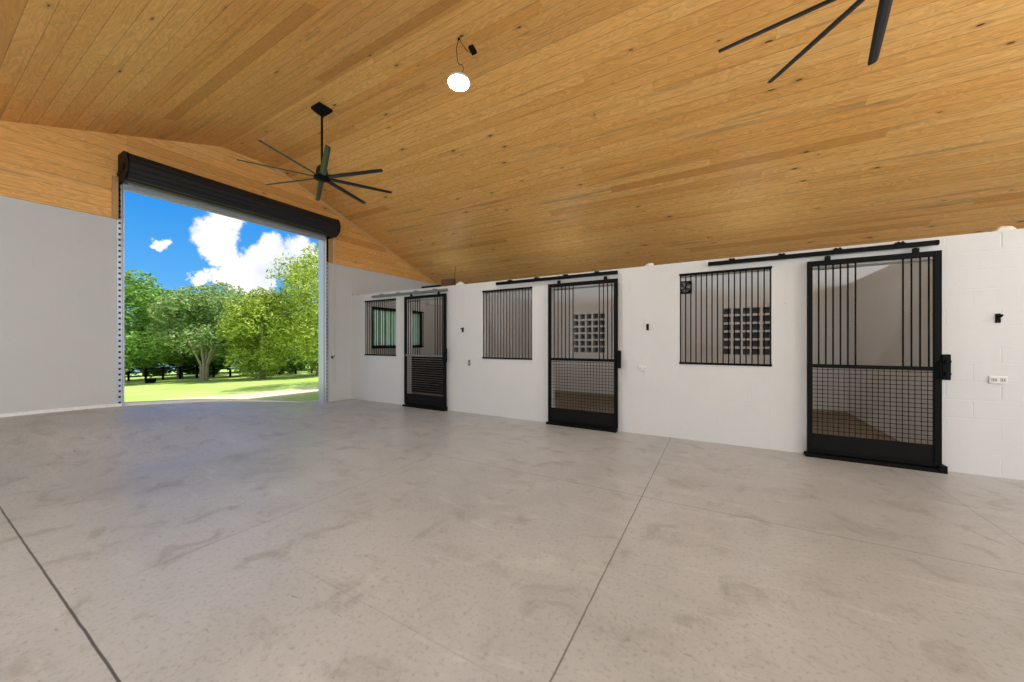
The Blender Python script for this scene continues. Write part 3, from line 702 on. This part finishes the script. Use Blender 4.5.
for i, (x, y, top, rad, lab) in enumerate([(-30.5, 10.9, .75, 1.9, 'dark low shrub in the shade behind the pale stems'), (-27.8, 13.2, .8, 2.0, 'dark low shrub right of the pale stems'), (-24.4, 12.6, .7, 1.7, 'dark low shrub behind the drooping bush-like tree'), (-22.6, 15.2, .7, 1.8, 'dark low shrub near the right edge of the view'), (-34, 9.2, .9, 2.2, 'dark shrub behind the rounded green tree'), (-34, 6.2, .9, 2.4, 'dark shrub behind the leftmost tree')]):
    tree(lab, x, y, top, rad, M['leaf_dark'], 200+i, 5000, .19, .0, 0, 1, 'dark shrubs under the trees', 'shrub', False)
# paddock fence
fa, fb = V((-33.4, 7.1, 0)), V((-22.5, 14.6, 0)); fc = (fa+fb)/2; fz = lz(fc.x, fc.y); n = 13
t = thing('paddock_fence', 'low dark post and rail fence at the far edge of the lawn', 'fence', (fc.x, fc.y, fz))
for i in range(n+1):
    p = fa.lerp(fb, i/n); z = lz(p.x, p.y) - fz; p = p - fc; MB().bbox((p.x-.05, p.y-.05, z-.1), (p.x+.05, p.y+.05, z+.82), .01).build('post', M['black_soft'], t)
za, zb = lz(fa.x, fa.y) - fz, lz(fb.x, fb.y) - fz
for z in (.3, .52, .74):
    p, q = fa - fc, fb - fc; MB().tube([(p.x+.06, p.y, z+za), (q.x+.06, q.y, z+zb)], .03, 6).build('rail', M['black_soft'], t)
t = thing('water_trough', 'small dark water trough by the fence at left', 'trough', (-26.6, 7.1, lz(-26.6, 7.1))); t.scale = (.45, .45, .6)
b = MB(); b.prism([(-.4, .0), (.4, .0), (.48, .4), (-.48, .4)], 0, -.25, .25); b.build('basin', M['black_soft'], t); MB().bbox((-.29, -.52, .39), (.29, .52, .44), .01).build('rim', M['black'], t)

# ------------------------------------------------------------------ light
sun = bpy.data.lights.new('sun', 'SUN'); sun.energy = 6.2; sun.angle = .009; sun.color = (1, .95, .86)
so = bpy.data.objects.new('sun', sun); C.objects.link(so); so.rotation_euler = V((.40, .35, 1)).to_track_quat('Z', 'Y').to_euler(); so.location = (4, 4, 20)

w = bpy.data.worlds.new('sky'); bpy.context.scene.world = w; w.use_nodes = True
t = NT.__new__(NT); t.t = w.node_tree; t.t.nodes.clear()
out = t.n('ShaderNodeOutputWorld'); bg = t.n('ShaderNodeBackground'); t.l(bg.outputs[0], out.inputs[0])
dirv = t.vmath('NORMALIZE', t.n('ShaderNodeTexCoord').outputs['Generated'])
sp = t.n('ShaderNodeSeparateXYZ'); t.l(dirv, sp.inputs[0]); Z = sp.outputs[2]
blue = t.ramp(Z, [(0, (.40, .66, .95)), (.12, (.12, .46, .95)), (.35, (.0, .26, .86)), (.6, (.01, .22, .75))])
nz = t.noise(dirv, 7, 6, .62); nzc = t.noise(dirv, 16, 6, .68, 0, 1)
warp = t.vmath('MULTIPLY_ADD' if False else 'SCALE', t.vmath('SUBTRACT', nzc, (.5, .5, .5))); warp.node.inputs['Scale'].default_value = .085
wd = t.vmath('ADD', dirv, warp)
def sdir(px, py):
    s_ = (px-512)/359; v = V((Fv[0]+s_*Rv[0], Fv[1]+s_*Rv[1], (342-py)/359)); return tuple(v.normalized())
blobs = [(214, 232, .036), (219, 250, .032), (222, 215, .034), (228, 262, .028), (245, 268, .030), (262, 262, .040), (285, 262, .045), (272, 246, .030), (300, 255, .040), (203, 280, .020), (220, 277, .022), (163, 242, .012), (240, 281, .025), (312, 270, .05), (260, 285, .04)]
mask = None
for px, py, r_ in blobs:
    d_ = t.vmath('DISTANCE', wd, sdir(px, py), out=1)
    mm = t.math('SUBTRACT', 1.0, t.sstep(d_, r_*.72, r_*1.15))
    mask = mm if mask is None else t.math('MAXIMUM', mask, mm)
# broken cumulus over the rest of the sky
away = t.sstep(t.vmath('DISTANCE', dirv, sdir(210, 250), out=1), .42, .75)
gen = t.math('MULTIPLY', t.sstep(t.noise(dirv, 2.2, 6, .6), .40, .58), away)
mask = t.math('MAXIMUM', mask, gen)
cloud = t.mix(t.sstep(nz, .35, .62), (.80, .87, .97), (1.15, 1.13, 1.1))
col = t.mix(mask, blue, cloud)
t.l(col, bg.inputs[0]); bg.inputs[1].default_value = 1.0

# ------------------------------------------------------------------ camera and view
cam = bpy.data.cameras.new('camera'); cam.sensor_width = 36; cam.lens = 359/1024*36; cam.shift_y = 1/1024; cam.clip_start = .05
co = bpy.data.objects.new('camera', cam); C.objects.link(co); co.location = (0, 0, 1.45); co.rotation_euler = (PI/2, 0, math.radians(29.85))
sc = bpy.context.scene; sc.camera = co
sc.view_settings.view_transform = 'Standard'; sc.view_settings.look = 'None'; sc.view_settings.gamma = 1; sc.view_settings.use_curve_mapping = False
sc.view_settings.exposure = 0.0
try:
    sc.cycles.use_denoising = True; sc.cycles.max_bounces = 10; sc.cycles.diffuse_bounces = 5; sc.cycles.sample_clamp_indirect = 6
except Exception: pass
